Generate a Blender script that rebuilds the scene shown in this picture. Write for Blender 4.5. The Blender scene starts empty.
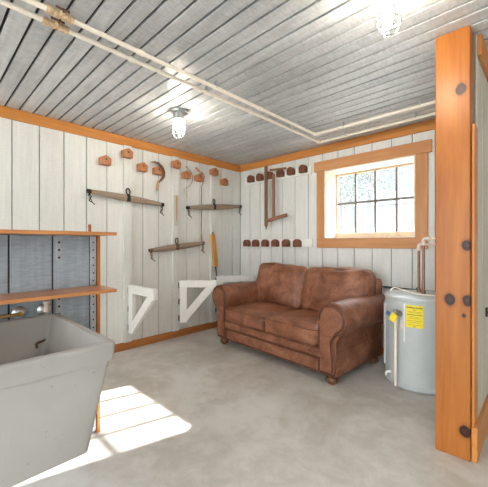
import bpy, bmesh, math, random
from mathutils import Vector, Matrix
R = math.radians
PI = math.pi
random.seed(7)
SC = bpy.context.scene
COL = SC.collection

# ------------------------------------------------------------------ materials
def nodes(name):
    m = bpy.data.materials.new(name); m.use_nodes = True
    nt = m.node_tree; nt.nodes.clear()
    out = nt.nodes.new('ShaderNodeOutputMaterial')
    b = nt.nodes.new('ShaderNodeBsdfPrincipled')
    nt.links.new(b.outputs[0], out.inputs[0])
    return m, nt, b, out

def sock(nt, v, inp):
    if hasattr(v, 'is_linked') or isinstance(v, bpy.types.NodeSocket): nt.links.new(v, inp)
    else: inp.default_value = v

def tex_coord(nt, scale=(1, 1, 1), kind='Object'):
    tc = nt.nodes.new('ShaderNodeTexCoord'); mp = nt.nodes.new('ShaderNodeMapping')
    mp.inputs['Scale'].default_value = scale
    nt.links.new(tc.outputs[kind], mp.inputs[0]); return mp.outputs[0]

def noise(nt, vec, scale, detail=4, rough=.55, dist=0.):
    n = nt.nodes.new('ShaderNodeTexNoise')
    n.inputs['Scale'].default_value = scale; n.inputs['Detail'].default_value = detail
    n.inputs['Roughness'].default_value = rough; n.inputs['Distortion'].default_value = dist
    nt.links.new(vec, n.inputs['Vector']); return n.outputs[0]

def ramp(nt, fac, stops):
    r = nt.nodes.new('ShaderNodeValToRGB'); cr = r.color_ramp
    while len(cr.elements) < len(stops): cr.elements.new(.5)
    for e, (p, c) in zip(cr.elements, stops):
        e.position = p; e.color = (c[0], c[1], c[2], 1) if hasattr(c, '__len__') else (c, c, c, 1)
    nt.links.new(fac, r.inputs[0]); return r.outputs[0]

def mix(nt, fac, a, b, mode='MIX'):
    n = nt.nodes.new('ShaderNodeMix'); n.data_type = 'RGBA'; n.blend_type = mode
    for v, i in ((fac, n.inputs[0]), (a, n.inputs[6]), (b, n.inputs[7])):
        if isinstance(v, (int, float)): i.default_value = v
        elif isinstance(v, (tuple, list)): i.default_value = (v[0], v[1], v[2], 1)
        else: nt.links.new(v, i)
    return n.outputs[2]

def math_(nt, op, a, b=0., c=0.):
    n = nt.nodes.new('ShaderNodeMath'); n.operation = op
    for v, i in ((a, n.inputs[0]), (b, n.inputs[1]), (c, n.inputs[2])):
        if isinstance(v, (int, float)): i.default_value = v
        else: nt.links.new(v, i)
    return n.outputs[0]

def bump(nt, b, h, strength=.3, dist=.005):
    n = nt.nodes.new('ShaderNodeBump'); n.inputs['Strength'].default_value = strength
    n.inputs['Distance'].default_value = dist
    nt.links.new(h, n.inputs['Height']); nt.links.new(n.outputs[0], b.inputs['Normal'])

def island(nt):
    return nt.nodes.new('ShaderNodeNewGeometry').outputs['Random Per Island']

def plain(name, c, rough=.5, metal=0., var=.12, scale=30., bs=.1):
    m, nt, b, o = nodes(name)
    v = tex_coord(nt)
    n = noise(nt, v, scale, 5)
    d = tuple(x * (1 - var) for x in c); l = tuple(min(1, x * (1 + var)) for x in c)
    nt.links.new(ramp(nt, n, [(.3, d), (.7, l)]), b.inputs['Base Color'])
    b.inputs['Roughness'].default_value = rough; b.inputs['Metallic'].default_value = metal
    if bs: bump(nt, b, n, bs, .003)
    return m

def boards(name, dark, light, stretch, cross, rough=.6, bs=.35, isl=.2, streak=.5):
    """rough-sawn planks: 'stretch' scales the grain direction down, 'cross' gives saw marks across it"""
    m, nt, b, o = nodes(name)
    g = noise(nt, tex_coord(nt, stretch), 9, 8, .65, .4)
    s = noise(nt, tex_coord(nt, cross), 14, 5, .7)
    big = noise(nt, tex_coord(nt), 1.7, 3)
    f = math_(nt, 'ADD', math_(nt, 'MULTIPLY', g, streak), math_(nt, 'MULTIPLY', s, 1 - streak))
    f = math_(nt, 'ADD', f, math_(nt, 'MULTIPLY', math_(nt, 'SUBTRACT', island(nt), .5), isl))
    f = math_(nt, 'ADD', f, math_(nt, 'MULTIPLY', math_(nt, 'SUBTRACT', big, .5), .35))
    nt.links.new(ramp(nt, f, [(.28, dark), (.72, light)]), b.inputs['Base Color'])
    b.inputs['Roughness'].default_value = rough
    bump(nt, b, math_(nt, 'ADD', g, s), bs, .004)
    return m

def pine(name, dark, light, stretch, rough=.42, knots=(), scale=5., spec=.3):
    m, nt, b, o = nodes(name)
    v = tex_coord(nt, stretch)
    g = noise(nt, v, scale, 7, .6, 1.2)
    f2 = noise(nt, v, scale * 6, 3, .6)
    f = math_(nt, 'ADD', math_(nt, 'MULTIPLY', g, .75), math_(nt, 'MULTIPLY', f2, .25))
    f = math_(nt, 'ADD', f, math_(nt, 'MULTIPLY', math_(nt, 'SUBTRACT', island(nt), .5), .12))
    col = ramp(nt, f, [(.3, dark), (.68, light)])
    if knots:
        oc = tex_coord(nt)
        wob = noise(nt, oc, 22, 3)
        for (p, r) in knots:
            d = nt.nodes.new('ShaderNodeVectorMath'); d.operation = 'SUBTRACT'
            nt.links.new(oc, d.inputs[0]); d.inputs[1].default_value = p
            sc = nt.nodes.new('ShaderNodeVectorMath'); sc.operation = 'MULTIPLY'
            nt.links.new(d.outputs[0], sc.inputs[0]); sc.inputs[1].default_value = (1, 1, .78)
            ln = nt.nodes.new('ShaderNodeVectorMath'); ln.operation = 'LENGTH'
            nt.links.new(sc.outputs[0], ln.inputs[0])
            q = math_(nt, 'MULTIPLY', ln.outputs['Value'], math_(nt, 'ADD', math_(nt, 'MULTIPLY', wob, .5), .75))
            q = math_(nt, 'DIVIDE', q, r)
            k = ramp(nt, q, [(0, 1), (.5, 1), (.58, .6), (.68, .3), (1, 0)])
            kc = ramp(nt, q, [(0, (.075, .022, .012)), (.3, (.035, .012, .008)), (.5, (.014, .006, .005)), (.75, (.22, .055, .012)), (1, (.30, .09, .02))])
            col = mix(nt, k, col, kc)
    nt.links.new(col, b.inputs['Base Color'])
    b.inputs['Roughness'].default_value = rough; b.inputs['Specular IOR Level'].default_value = spec
    b.inputs['Coat Weight'].default_value = 0; b.inputs['Coat Roughness'].default_value = .25
    bump(nt, b, f, .08, .003)
    return m

M = {}
WD, WL = (.61, .615, .595), (.79, .795, .775)
M['wall_v'] = boards('whitewashed rough boards', WD, WL, (3, 3, .25), (1.2, 1.2, 6), .62, .35, .16, .6)
M['white_stud'] = boards('whitewashed stud', (.58, .585, .565), (.76, .765, .745), (3, 3, .25), (1.2, 1.2, 6), .62, .3, .1, .6)
M['greige'] = boards('pale greige boards', (.42, .38, .31), (.66, .61, .52), (3, 3, .25), (1.2, 1.2, 6), .6, .3, .14, .6)
M['ceil'] = boards('grey weathered ceiling planks', (.30, .315, .33), (.66, .675, .69), (.35, 3, 3), (5, 1.2, 1.2), .36, .6, .12, .5)
M['part'] = boards('blue grey partition boards', (.19, .235, .285), (.40, .465, .52), (3, 3, .25), (1, 1.2, 5), .6, .45, .12, .5)
M['gap'] = plain('dark gap behind the boards', (.04, .038, .035), .9)
M['wallgap'] = plain('gap between wall boards', (.22, .22, .21), .9)
M['trim_y'] = pine('orange pine trim along y', (.43, .155, .034), (.65, .28, .075), (2, .15, 2))
M['trim_x'] = pine('orange pine trim along x', (.43, .155, .034), (.65, .28, .075), (.15, 2, 2))
M['trim_z'] = pine('orange pine trim upright', (.40, .13, .026), (.60, .24, .06), (2, 2, .15))
M['base_y'] = pine('brown orange baseboard', (.30, .10, .03), (.50, .20, .06), (2, .15, 2))
M['casing_x'] = pine('window casing along x', (.46, .19, .074), (.64, .32, .14), (.15, 2, 2))
M['casing_z'] = pine('window casing upright', (.46, .19, .074), (.64, .32, .14), (2, 2, .15))
M['jamb'] = plain('pale wood jamb', (.78, .70, .58), .5)
M['sash'] = plain('tan sash wood', (.62, .47, .34), .5)
M['muntin'] = plain('muntin darkened for backlight', (.13, .115, .10), .6)  # backlit look of the muntins is put into this darker colour
M['post'] = pine('knotty pine post', (.27, .078, .012), (.45, .16, .032), (2.2, 2.2, .16), .38,
                 knots=[((.041, -.093, 2.06), .045), ((.068, -.093, 1.19), .040), ((-.011, -.093, .882), .045), ((.072, -.093, .886), .042), ((.061, -.093, .161), .046), ((.055, -.093, .80), .015)])
M['shelf'] = pine('varnished shelf board', (.36, .13, .04), (.62, .27, .10), (2, .15, 2), .28)
M['block'] = pine('reddish pine block', (.34, .13, .055), (.52, .225, .105), (2, 2, .6), .5)
M['railwhite'] = plain('white painted rail', (.80, .80, .76), .5, 0, .05)
M['midwood'] = pine('brown saw wood', (.16, .075, .04), (.32, .165, .095), (3, 3, .3), .6)
M['darkblock'] = pine('dark brown block', (.10, .035, .02), (.20, .075, .04), (2, 2, .6), .5)
M['oldwood_y'] = pine('weathered yoke wood', (.20, .145, .105), (.38, .29, .215), (3, .25, 3), .7)
M['darkwood'] = pine('old dark tool wood', (.12, .055, .03), (.26, .14, .085), (3, 3, .3), .65)
M['oldwood_z'] = pine('old handle wood', (.28, .14, .07), (.50, .29, .16), (3, 3, .3), .6)
M['tan'] = pine('ochre worn handle', (.46, .21, .05), (.67, .36, .11), (3, 3, .3), .5)
M['palewood'] = pine('bleached pale wood', (.40, .37, .31), (.58, .55, .48), (3, 3, .3), .7)
M['iron'] = plain('dark iron', (.035, .033, .032), .55, .6, .4)
M['rust'] = plain('rusty iron', (.17, .095, .06), .7, .4, .4, 60)
M['steel'] = plain('greyed steel', (.36, .35, .33), .45, .8, .2)
M['galv'] = plain('galvanised metal', (.50, .52, .54), .38, .85, .15, 60)
M['strip'] = plain('grey slotted strip', (.42, .45, .48), .5, .3, .12)
M['hole'] = plain('dark slot', (.02, .02, .025), .9, 0, .1, 30, 0)
M['brass'] = plain('brass', (.62, .40, .15), .35, .9, .15)
M['copper'] = plain('dull copper pipe', (.30, .155, .10), .42, .7, .2)
M['cream'] = plain('cream plastic pipe', (.86, .79, .69), .35, 0, .05)
M['pexw'] = plain('pale fitting', (.74, .62, .54), .4, 0, .12)
M['stain'] = plain('stained coupling', (.62, .45, .28), .45, .1, .35, 70)
M['chrome'] = plain('chrome flange', (.80, .80, .80), .38, 1, .05)
M['bracket'] = plain('white painted wood', (.86, .86, .85), .45, 0, .04)
M['tank'] = plain('pale grey tank enamel', (.50, .54, .54), .3, 0, .04, 8, .02)
M['tank2'] = plain('grey tank seam', (.36, .39, .39), .4, 0, .06, 8, .02)
M['white'] = plain('white plastic', (.82, .82, .80), .4, 0, .03)
M['red'] = plain('red sticker', (.55, .05, .03), .5, 0, .05)
M['blue'] = plain('blue plastic', (.03, .10, .30), .5, 0, .05)
M['yellow'] = plain('yellow label', (.86, .70, .03), .5, 0, .05, 20, 0)
M['ink'] = plain('black ink', (.03, .025, .02), .6, 0, .05, 20, 0)
M['black'] = plain('black metal', (.012, .012, .012), .4, .3, .2)
M['foot'] = pine('bun foot wood', (.10, .045, .02), (.22, .10, .045), (2, 2, .6), .28)
M['pipegrey'] = plain('dark grey hose', (.07, .075, .08), .5, 0, .1)

def leather():
    m, nt, b, o = nodes('brown suede leather')
    v = tex_coord(nt)
    a = noise(nt, v, 5.5, 6, .6, .6); c = noise(nt, v, 60, 4, .6); w = noise(nt, v, 13, 6, .7, 1.5)
    f = math_(nt, 'ADD', math_(nt, 'MULTIPLY', a, .7), math_(nt, 'MULTIPLY', c, .3))
    nt.links.new(ramp(nt, f, [(.34, (.115, .040, .019)), (.50, (.235, .090, .046)), (.70, (.41, .19, .113))]), b.inputs['Base Color'])
    b.inputs['Roughness'].default_value = .42
    b.inputs['Specular IOR Level'].default_value = .42
    bump(nt, b, math_(nt, 'ADD', w, math_(nt, 'MULTIPLY', c, .25)), .35, .012)
    return m
M['leather'] = leather()
M['welt'] = plain('leather welt darkened for seam shade', (.12, .042, .02), .55, 0, .15)  # darker than the hide: shadow along the welts is in the colour

def concrete():
    m, nt, b, o = nodes('smooth worn concrete')
    v = tex_coord(nt)
    a = noise(nt, v, 1.3, 8, .62, .8); c = noise(nt, v, 7, 8, .7, .5); d = noise(nt, v, 120, 3)
    f = math_(nt, 'ADD', math_(nt, 'MULTIPLY', a, .6), math_(nt, 'MULTIPLY', c, .4))
    col = ramp(nt, f, [(.32, (.42, .388, .34)), (.45, (.53, .495, .445)), (.55, (.65, .625, .585)), (.68, (.73, .715, .685))])
    col = mix(nt, math_(nt, 'MULTIPLY', d, .12), col, (.25, .24, .22))
    nt.links.new(col, b.inputs['Base Color'])
    nt.links.new(ramp(nt, c, [(.3, .36), (.7, .6)]), b.inputs['Roughness'])
    bump(nt, b, math_(nt, 'ADD', c, math_(nt, 'MULTIPLY', d, .3)), .1, .004)
    return m
M['floor'] = concrete()

def tubplastic():
    m, nt, b, o = nodes('scuffed grey tub plastic')
    v = tex_coord(nt)
    s = noise(nt, v, 75, 3, .5); g = noise(nt, v, 3, 5)
    vs = noise(nt, tex_coord(nt, (6, 6, 1.2)), 18, 3)
    zone = noise(nt, v, 4.5, 2)
    spot = math_(nt, 'MULTIPLY', ramp(nt, s, [(.70, 0), (.74, 1)]), ramp(nt, zone, [(.5, 0), (.6, .8)]))
    streak = ramp(nt, vs, [(.70, 0), (.78, .18)])
    col = ramp(nt, g, [(.3, (.37, .355, .33)), (.7, (.44, .43, .41))])
    col = mix(nt, spot, col, (.16, .14, .12)); col = mix(nt, streak, col, (.30, .27, .24))
    nt.links.new(col, b.inputs['Base Color']); b.inputs['Roughness'].default_value = .42
    bump(nt, b, g, .05, .004)
    return m
M['tub'] = tubplastic()

def glass(name, haze, tint=(.97, .985, 1)):
    m, nt, b, o = nodes(name); nt.nodes.remove(b)
    t = nt.nodes.new('ShaderNodeBsdfTransparent'); t.inputs[0].default_value = (*tint, 1)
    g = nt.nodes.new('ShaderNodeBsdfGlossy'); g.inputs['Roughness'].default_value = .03
    mx = nt.nodes.new('ShaderNodeMixShader'); mx.inputs[0].default_value = .035
    nt.links.new(t.outputs[0], mx.inputs[1]); nt.links.new(g.outputs[0], mx.inputs[2])
    last = mx
    if haze:
        tr = nt.nodes.new('ShaderNodeBsdfTranslucent'); tr.inputs[0].default_value = (.9, .93, .96, 1)
        h = nt.nodes.new('ShaderNodeMixShader')
        d = noise(nt, tex_coord(nt), 6, 5)
        nt.links.new(ramp(nt, d, [(.3, haze * .8), (.7, haze * 1.2)]), h.inputs[0])
        nt.links.new(mx.outputs[0], h.inputs[1]); nt.links.new(tr.outputs[0], h.inputs[2]); last = h
    nt.links.new(last.outputs[0], o.inputs[0])
    return m
M['pane'] = glass('hazed window glass', .02)  # thin pale veil mixed into the pane to wash out the view
M['jar'] = glass('clear jar glass', 0)

def emit(name, c, s):
    m, nt, b, o = nodes(name); nt.nodes.remove(b)
    e = nt.nodes.new('ShaderNodeEmission'); e.inputs[0].default_value = (*c, 1); e.inputs[1].default_value = s
    nt.links.new(e.outputs[0], o.inputs[0]); return m
BULB = 255.
M['bulb'] = emit('lit warm bulb', (1, .88, .72), BULB)
M['leaf'] = plain('muted green leaves', (.062, .085, .068), .7, 0, .3, 3)
M['bark'] = plain('grey bark', (.06, .058, .055), .9, 0, .3, 8)
M['ground'] = plain('pale dry ground', (.34, .35, .33), .9, 0, .15, 1.2)
M['siding'] = plain('pale siding', (.20, .21, .22), .8, 0, .06, 2)
M['roofing'] = plain('grey roofing', (.07, .075, .085), .8, 0, .15, 3)
M['darkpane'] = plain('dark house window', (.10, .12, .14), .3)

# ------------------------------------------------------------------ geometry helpers
class MB:
    def __init__(s): s.bm = bmesh.new()
    def box(s, lo, hi, bev=0., seg=2, mat=None):
        r = bmesh.ops.create_cube(s.bm, size=1.)
        vs = r['verts']
        lo, hi = Vector(lo), Vector(hi); c = (lo + hi) / 2; d = hi - lo
        for v in vs: v.co = Vector((v.co.x * d.x, v.co.y * d.y, v.co.z * d.z)) + c
        if bev:
            es = list({e for v in vs for e in v.link_edges})
            r2 = bmesh.ops.bevel(s.bm, geom=es, offset=bev, segments=seg, profile=.5, affect='EDGES')
            vs = list({v for f in r2['faces'] for v in f.verts} | {v for v in vs if v.is_valid})
        if mat is not None:
            for v in vs: v.co = mat @ v.co
        return s
    def bar(s, a, b, w, h, up=(0, 0, 1), bev=.002):
        """rectangular bar from a to b: w across, h along 'up'"""
        a, b = Vector(a), Vector(b); d = b - a; L = d.length; x = d.normalized(); y = Vector(up).cross(x).normalized(); z = x.cross(y)
        m = Matrix((x, y, z)).transposed().to_4x4(); m.translation = a
        return s.box((0, -w / 2, -h / 2), (L, w / 2, h / 2), bev, 1, m)
    def prism(s, poly, ax, a, b, bev=0.):
        """extrude a 2-D outline along axis ax ('x': (y,z) outline; 'y': (x,z); 'z': (x,y))"""
        def P(p, t):
            return {'x': (t, p[0], p[1]), 'y': (p[0], t, p[1]), 'z': (p[0], p[1], t)}[ax]
        v0 = [s.bm.verts.new(P(p, a)) for p in poly]; v1 = [s.bm.verts.new(P(p, b)) for p in poly]
        n = len(poly); fs = [s.bm.faces.new(v0), s.bm.faces.new(v1)]
        for i in range(n): fs.append(s.bm.faces.new((v0[i], v0[(i + 1) % n], v1[(i + 1) % n], v1[i])))
        if bev:
            es = [e for f in fs[:2] for e in f.edges]
            bmesh.ops.bevel(s.bm, geom=es, offset=bev, segments=2, profile=.5, affect='EDGES')
        return s
    def tube(s, pts, r, n=10, closed=False):
        pts = [Vector(p) for p in pts]; N = len(pts); rad = r if hasattr(r, '__len__') else [r] * N
        rings = []; prev = None
        for i in range(N):
            if closed: t = pts[(i + 1) % N] - pts[i - 1]
            else: t = pts[min(i + 1, N - 1)] - pts[max(i - 1, 0)]
            t.normalize()
            if prev is None:
                u = t.orthogonal().normalized()
            else:
                u = (prev - t * prev.dot(t)).normalized()
            prev = u; w = t.cross(u)
            rings.append([s.bm.verts.new(pts[i] + (u * math.cos(2 * PI * k / n) + w * math.sin(2 * PI * k / n)) * rad[i]) for k in range(n)])
        M_ = N if closed else N - 1
        for i in range(M_):
            A, B_ = rings[i], rings[(i + 1) % N]
            for k in range(n): s.bm.faces.new((A[k], A[(k + 1) % n], B_[(k + 1) % n], B_[k]))
        if not closed:
            s.bm.faces.new(rings[0][::-1]); s.bm.faces.new(rings[-1])
        return s
    def lathe(s, prof, c=(0, 0, 0), ax='z', n=32, flip=1):
        """profile of (radius, height) turned about an axis through c"""
        c = Vector(c); rings = []
        for (r, h) in prof:
            r = max(r, 1e-5); ring = []
            for k in range(n):
                a = 2 * PI * k / n; p = (r * math.cos(a), r * math.sin(a), h * flip)
                if ax == 'x': p = (p[2], p[0], p[1])
                elif ax == 'y': p = (p[1], p[2], p[0])
                ring.append(s.bm.verts.new(c + Vector(p)))
            rings.append(ring)
        for A, B_ in zip(rings, rings[1:]):
            for k in range(n): s.bm.faces.new((A[k], A[(k + 1) % n], B_[(k + 1) % n], B_[k]))
        s.bm.faces.new(rings[0][::-1]); s.bm.faces.new(rings[-1])
        return s
    def torus(s, c, r, rr, nrm=(0, 0, 1), n=20, m=8, sx=1.):
        nrm = Vector(nrm).normalized(); u = nrm.orthogonal().normalized(); w = nrm.cross(u)
        if abs(u.z) > abs(w.z): u, w = w, -u
        pts = [Vector(c) + (u * math.cos(2 * PI * k / n) * sx + w * math.sin(2 * PI * k / n)) * r for k in range(n)]
        return s.tube(pts, rr, m, True)
    def soft(s, c, half, r, n=10, puff=(0, 0, 0), mat=None, wob=0.):
        """rounded cushion block with bulging faces"""
        tmp = bmesh.new(); bmesh.ops.create_cube(tmp, size=2.)
        bmesh.ops.subdivide_edges(tmp, edges=tmp.edges[:], cuts=n, use_grid_fill=True)
        H = Vector(half); rnd = random.Random(int(c[0] * 1000) + 5); ph = [rnd.uniform(0, 6) for _ in range(6)]
        mp = {}
        for v in tmp.verts:
            p = v.co.copy(); q = Vector((p.x * H.x, p.y * H.y, p.z * H.z))
            inn = Vector([max(-(H[i] - r), min(H[i] - r, q[i])) for i in range(3)])
            d = q - inn
            if d.length > 1e-9: q = inn + d.normalized() * r
            for i in range(3):
                j, k = (i + 1) % 3, (i + 2) % 3
                q[i] += puff[i] * p[i] * (1 - p[j] ** 2) * (1 - p[k] ** 2)
            if wob:
                q.y += wob * math.sin(7 * q.x / H.x + ph[0] + 2 * q.z) * math.sin(5 * q.z / H.z + ph[1])
                q.z += wob * math.sin(5 * q.x / H.x + ph[2]) * math.sin(6 * q.y / H.y + ph[3])
            q += Vector(c) if mat is None else Vector((0, 0, 0))
            if mat is not None: q = mat @ q
            mp[v] = s.bm.verts.new(q)
        for f in tmp.faces: s.bm.faces.new([mp[v] for v in f.verts])
        tmp.free(); return s
    def loft(s, rings, cap0=True, cap1=True):
        vr = [[s.bm.verts.new(p) for p in ring] for ring in rings]
        n = len(rings[0])
        for A, B_ in zip(vr, vr[1:]):
            for k in range(n): s.bm.faces.new((A[k], A[(k + 1) % n], B_[(k + 1) % n], B_[k]))
        if cap0: s.bm.faces.new(vr[0][::-1])
        if cap1: s.bm.faces.new(vr[-1])
        return s
    def second(s, n0):
        for f in s.bm.faces:
            if f not in n0: f.material_index = 1
        return s
    def build(s, name, mat, parent=None, loc=(0, 0, 0), smooth=False, angle=40):
        bmesh.ops.recalc_face_normals(s.bm, faces=s.bm.faces[:])
        me = bpy.data.meshes.new(name); s.bm.to_mesh(me); s.bm.free()
        me.materials.append(M[mat] if isinstance(mat, str) else mat)
        if smooth:
            me.polygons.foreach_set('use_smooth', [True] * len(me.polygons))
            try: me.set_sharp_from_angle(angle=R(angle))
            except Exception: pass
        o = bpy.data.objects.new(name, me); COL.objects.link(o)
        o.location = loc
        if parent is not None: o.parent = parent
        return o

def tag(o, label, cat, group=None):
    o['label'] = label; o['category'] = cat
    if group: o['group'] = group
    return o
def thing(name, label, cat, loc=(0, 0, 0), rz=0., group=None):
    o = bpy.data.objects.new(name, None); COL.objects.link(o)
    o.empty_display_size = .05
    o.location = loc; o.rotation_euler = (0, 0, rz)
    return tag(o, label, cat, group)
def struct(o): o['kind'] = 'structure'; return o
def sempty(name):
    o = bpy.data.objects.new(name, None); COL.objects.link(o); o['kind'] = 'structure'; return o
def dup(o, parent=None):
    c = o.copy(); COL.objects.link(c)
    if parent is not None: c.parent = parent
    for ch in list(o.children): dup(ch, c)
    return c

# ------------------------------------------------------------------ room shell
H = 2.40
X1, Y0 = 6.0, -6.5             # far side of the room and its end behind the camera, opened for fill light
b = MB(); b.box((-.3, Y0, -.15), (X1 + .2, .3, 0)); struct(b.build('floor', 'floor'))

# ceiling: grey planks running along x
b = MB()
y = -2.843 - 35 * .105
while y < 0:
    a, c = max(y, Y0), min(y + .105, 0)
    if c - a > .02: b.box((0, a + .0075, H), (X1, c - .0075, H + .03), .002, 1)
    y += .105
ceil = struct(b.build('ceiling', 'ceil'))
b = MB(); b.box((-.3, Y0, H + .016), (X1 + .2, .3, H + .12)); b.build('plank_backing', 'gap', ceil)

def vboards(b, ax, pos, front, a, c, g0, step, z0=0., z1=H, hole=None, gap=.008, th=.02):
    """upright boards on a wall face; ax is the axis the wall runs along, pos the face coordinate, front its outward sign"""
    k = math.ceil((a - g0) / step) - 1
    while g0 + k * step < c:
        p, q = max(a, g0 + k * step) + gap / 2, min(c, g0 + (k + 1) * step) - gap / 2
        k += 1
        if q - p < .01: continue
        rects = [(p, q, z0, z1)]
        if hole and q > hole[0] and p < hole[1]:
            rects = []
            if p < hole[0]: rects.append((p, hole[0], z0, z1))
            if q > hole[1]: rects.append((hole[1], q, z0, z1))
            pp, qq = max(p, hole[0]), min(q, hole[1])
            rects += [(pp, qq, z0, hole[2]), (pp, qq, hole[3], z1)]
        for (p_, q_, u, v) in rects:
            if q_ - p_ < .004: continue
            lo, hi = sorted((pos, pos - front * th))
            if ax == 'y': b.box((lo, p_, u), (hi, q_, v), .0025, 1)
            else: b.box((p_, lo, u), (q_, hi, v), .0025, 1)

b = MB(); vboards(b, 'y', 0, 1, Y0, 0, -2.894, .21)
w = struct(b.build('wall_left', 'wall_v'))
b = MB(); b.box((-.3, Y0, 0), (-.012, .3, H)); b.build('board_backing', 'wallgap', w)
WX0, WX1, WZ0, WZ1 = 1.467, 2.481, 1.262, 2.09
b = MB(); vboards(b, 'x', 0, -1, 0, X1, 0, .204, hole=(WX0, WX1, WZ0, WZ1))
w = struct(b.build('wall_back', 'wall_v'))
b = MB()
for lo, hi in (((-.012, .012, 0), (WX0, .3, H)), ((WX1, .012, 0), (X1, .3, H)), ((WX0, .012, 0), (WX1, .3, WZ0)), ((WX0, .012, WZ1), (WX1, .3, H))): b.box(lo, hi)
b.build('board_backing', 'wallgap', w)
b = MB(); vboards(b, 'y', X1, -1, Y0, 0, 0, .21)
w = struct(b.build('wall_far', 'wall_v'))
b = MB(); b.box((X1 + .012, Y0, 0), (X1 + .2, .3, H)); b.build('board_backing', 'wallgap', w)
# open end: unseen wide doorway added behind the camera to admit fill light
b = MB(); DX0, DX1, DZ = .5, 5.6, 2.2
for lo, hi in (((-.3, Y0 - .2, 0), (DX0, Y0, H)), ((DX1, Y0 - .2, 0), (X1 + .2, Y0, H)), ((DX0, Y0 - .2, DZ), (DX1, Y0, H))): b.box(lo, hi)
struct(b.build('wall_front', 'wall_v'))

# short wall behind the pine post (its right face is pale boards)
b = MB(); vboards(b, 'y', 3.147, 1, -1.253, 0, -1.253, .21)
wr = struct(b.build('wall_right', 'greige'))
b = MB(); b.box((3.03, -1.253, 0), (3.139, 0, H)); b.build('board_backing', 'wallgap', wr)
b = MB(); vboards(b, 'y', 3.01, -1, -1.253, 0, -1.355, .21); b.build('board_face', 'wall_v', wr)

# half-height partition with blue grey boards
b = MB(); vboards(b, 'y', 1.37, 1, -5.5, -2.694, -2.731, .207, 0, 1.2465)
wp = struct(b.build('wall_partition', 'part'))
b = MB(); b.box((1.28, -5.5, 0), (1.362, -2.694, 1.2465)); b.build('board_backing', 'gap', wp)
b = MB(); vboards(b, 'y', 1.27, -1, -5.5, -2.694, -2.731, .207, 0, 1.2465); b.build('board_face', 'wall_v', wp)

# trims
b = MB(); b.box((0, Y0, 2.30), (.022, 0, H), .004); struct(b.build('trim_1', 'trim_y'))
b = MB(); b.box((.022, -.022, 2.305), (3.01, 0, H), .004); struct(b.build('trim_2', 'trim_x'))
b = MB(); b.box((3.147, -1.253, 2.28), (3.169, 0, H), .004); struct(b.build('trim_3', 'trim_y'))
b = MB(); b.box((0, Y0, 0), (.02, -.02, .088), .004); struct(b.build('baseboard_left', 'base_y'))
b = MB(); b.box((0, -.02, 0), (3.01, 0, .088), .004); struct(b.build('baseboard_back', 'base_y'))
b = MB(); b.box((3.135, -1.37, 0), (3.163, 0, .19), .004); struct(b.build('baseboard_right', 'trim_y'))
b = MB(); b.box((1.262, -2.694, 0), (1.385, -2.673, 1.2465), .003); struct(b.build('trim_4', 'trim_z'))
b = MB(); b.box((3.135, -1.362, .19), (3.150, -1.256, 1.86), .003); struct(b.build('trim_5', 'trim_z'))
STUDS = (-1.878, -1.240, -.615)
for i, sy in enumerate(STUDS):
    b = MB(); b.box((0, sy, .088), (.035, sy + .092, 2.30), .003); struct(b.build('trim_%d' % (6 + i), 'white_stud'))

# window in the back wall
win = sempty('window_1')
b = MB(); b.box((1.328, -.034, WZ1), (2.629, 0, 2.212), .004); b.build('head_casing', 'casing_x', win)
b = MB(); b.box((1.359, -.024, 1.148), (2.594, 0, WZ0), .004); b.build('sill_casing', 'casing_x', win)
b = MB(); b.box((1.359, -.024, WZ0), (WX0, 0, WZ1), .004); b.build('side_casing', 'casing_z', win)
b = MB(); b.box((WX1, -.024, WZ0), (2.594, 0, WZ1), .004); b.build('side_casing', 'casing_z', win)
b = MB(); t = .012
for lo, hi in (((WX0, -.02, WZ0), (WX0 + t, .3, WZ1)), ((WX1 - t, -.02, WZ0), (WX1, .3, WZ1)), ((WX0 + t, -.02, WZ1 - t), (WX1 - t, .3, WZ1)), ((WX0 + t, -.02, WZ0), (WX1 - t, .3, WZ0 + t))): b.box(lo, hi)
b.build('jamb', 'jamb', win)
SY = .25
b = MB(); gx0, gx1, gz0, gz1 = 1.497, 2.453, 1.335, 2.055
for lo, hi in (((WX0 + t, SY, WZ0 + t), (gx0, SY + .04, WZ1 - t)), ((gx1, SY, WZ0 + t), (WX1 - t, SY + .04, WZ1 - t)), ((gx0, SY, WZ0 + t), (gx1, SY + .04, gz0)), ((gx0, SY, gz1), (gx1, SY + .04, WZ1 - t))): b.box(lo, hi, .003, 1)
b.build('sash_frame', 'sash', win)
b = MB()
for k in (1, 2, 3):
    x = gx0 + (gx1 - gx0) * k / 4; b.box((x - .011, SY + .004, gz0), (x + .011, SY + .034, gz1), .002, 1)
b.box((gx0, SY + .005, 1.691), (gx1, SY + .033, 1.715), .002, 1)
b.build('muntin', 'muntin', win)
b = MB(); b.box((gx0, SY + .017, gz0), (gx1, SY + .021, gz1)); b.build('pane', 'pane', win)

# ------------------------------------------------------------------ the pine post
b = MB(); b.box((-.084, -.093, 0), (.084, .038, H), .005)
tag(b.build('wooden_post', 'post', None, (3.049, -1.292, 0)), 'thick square knotty pine post stained orange, reaching from floor to ceiling', 'post')
b = MB(); b.box((0, -.012, -.03), (.012, .012, .03), .003); b.tube([(.01, 0, 0), (.045, 0, 0)], .006, 8); b.tube([(.045, -.035, 0), (.045, .03, 0)], .008, 8)
tag(b.build('door_latch', 'black', None, (3.147, -.92, .755)), 'small black iron latch on the pale boards right of the pine post', 'latch')

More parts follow.
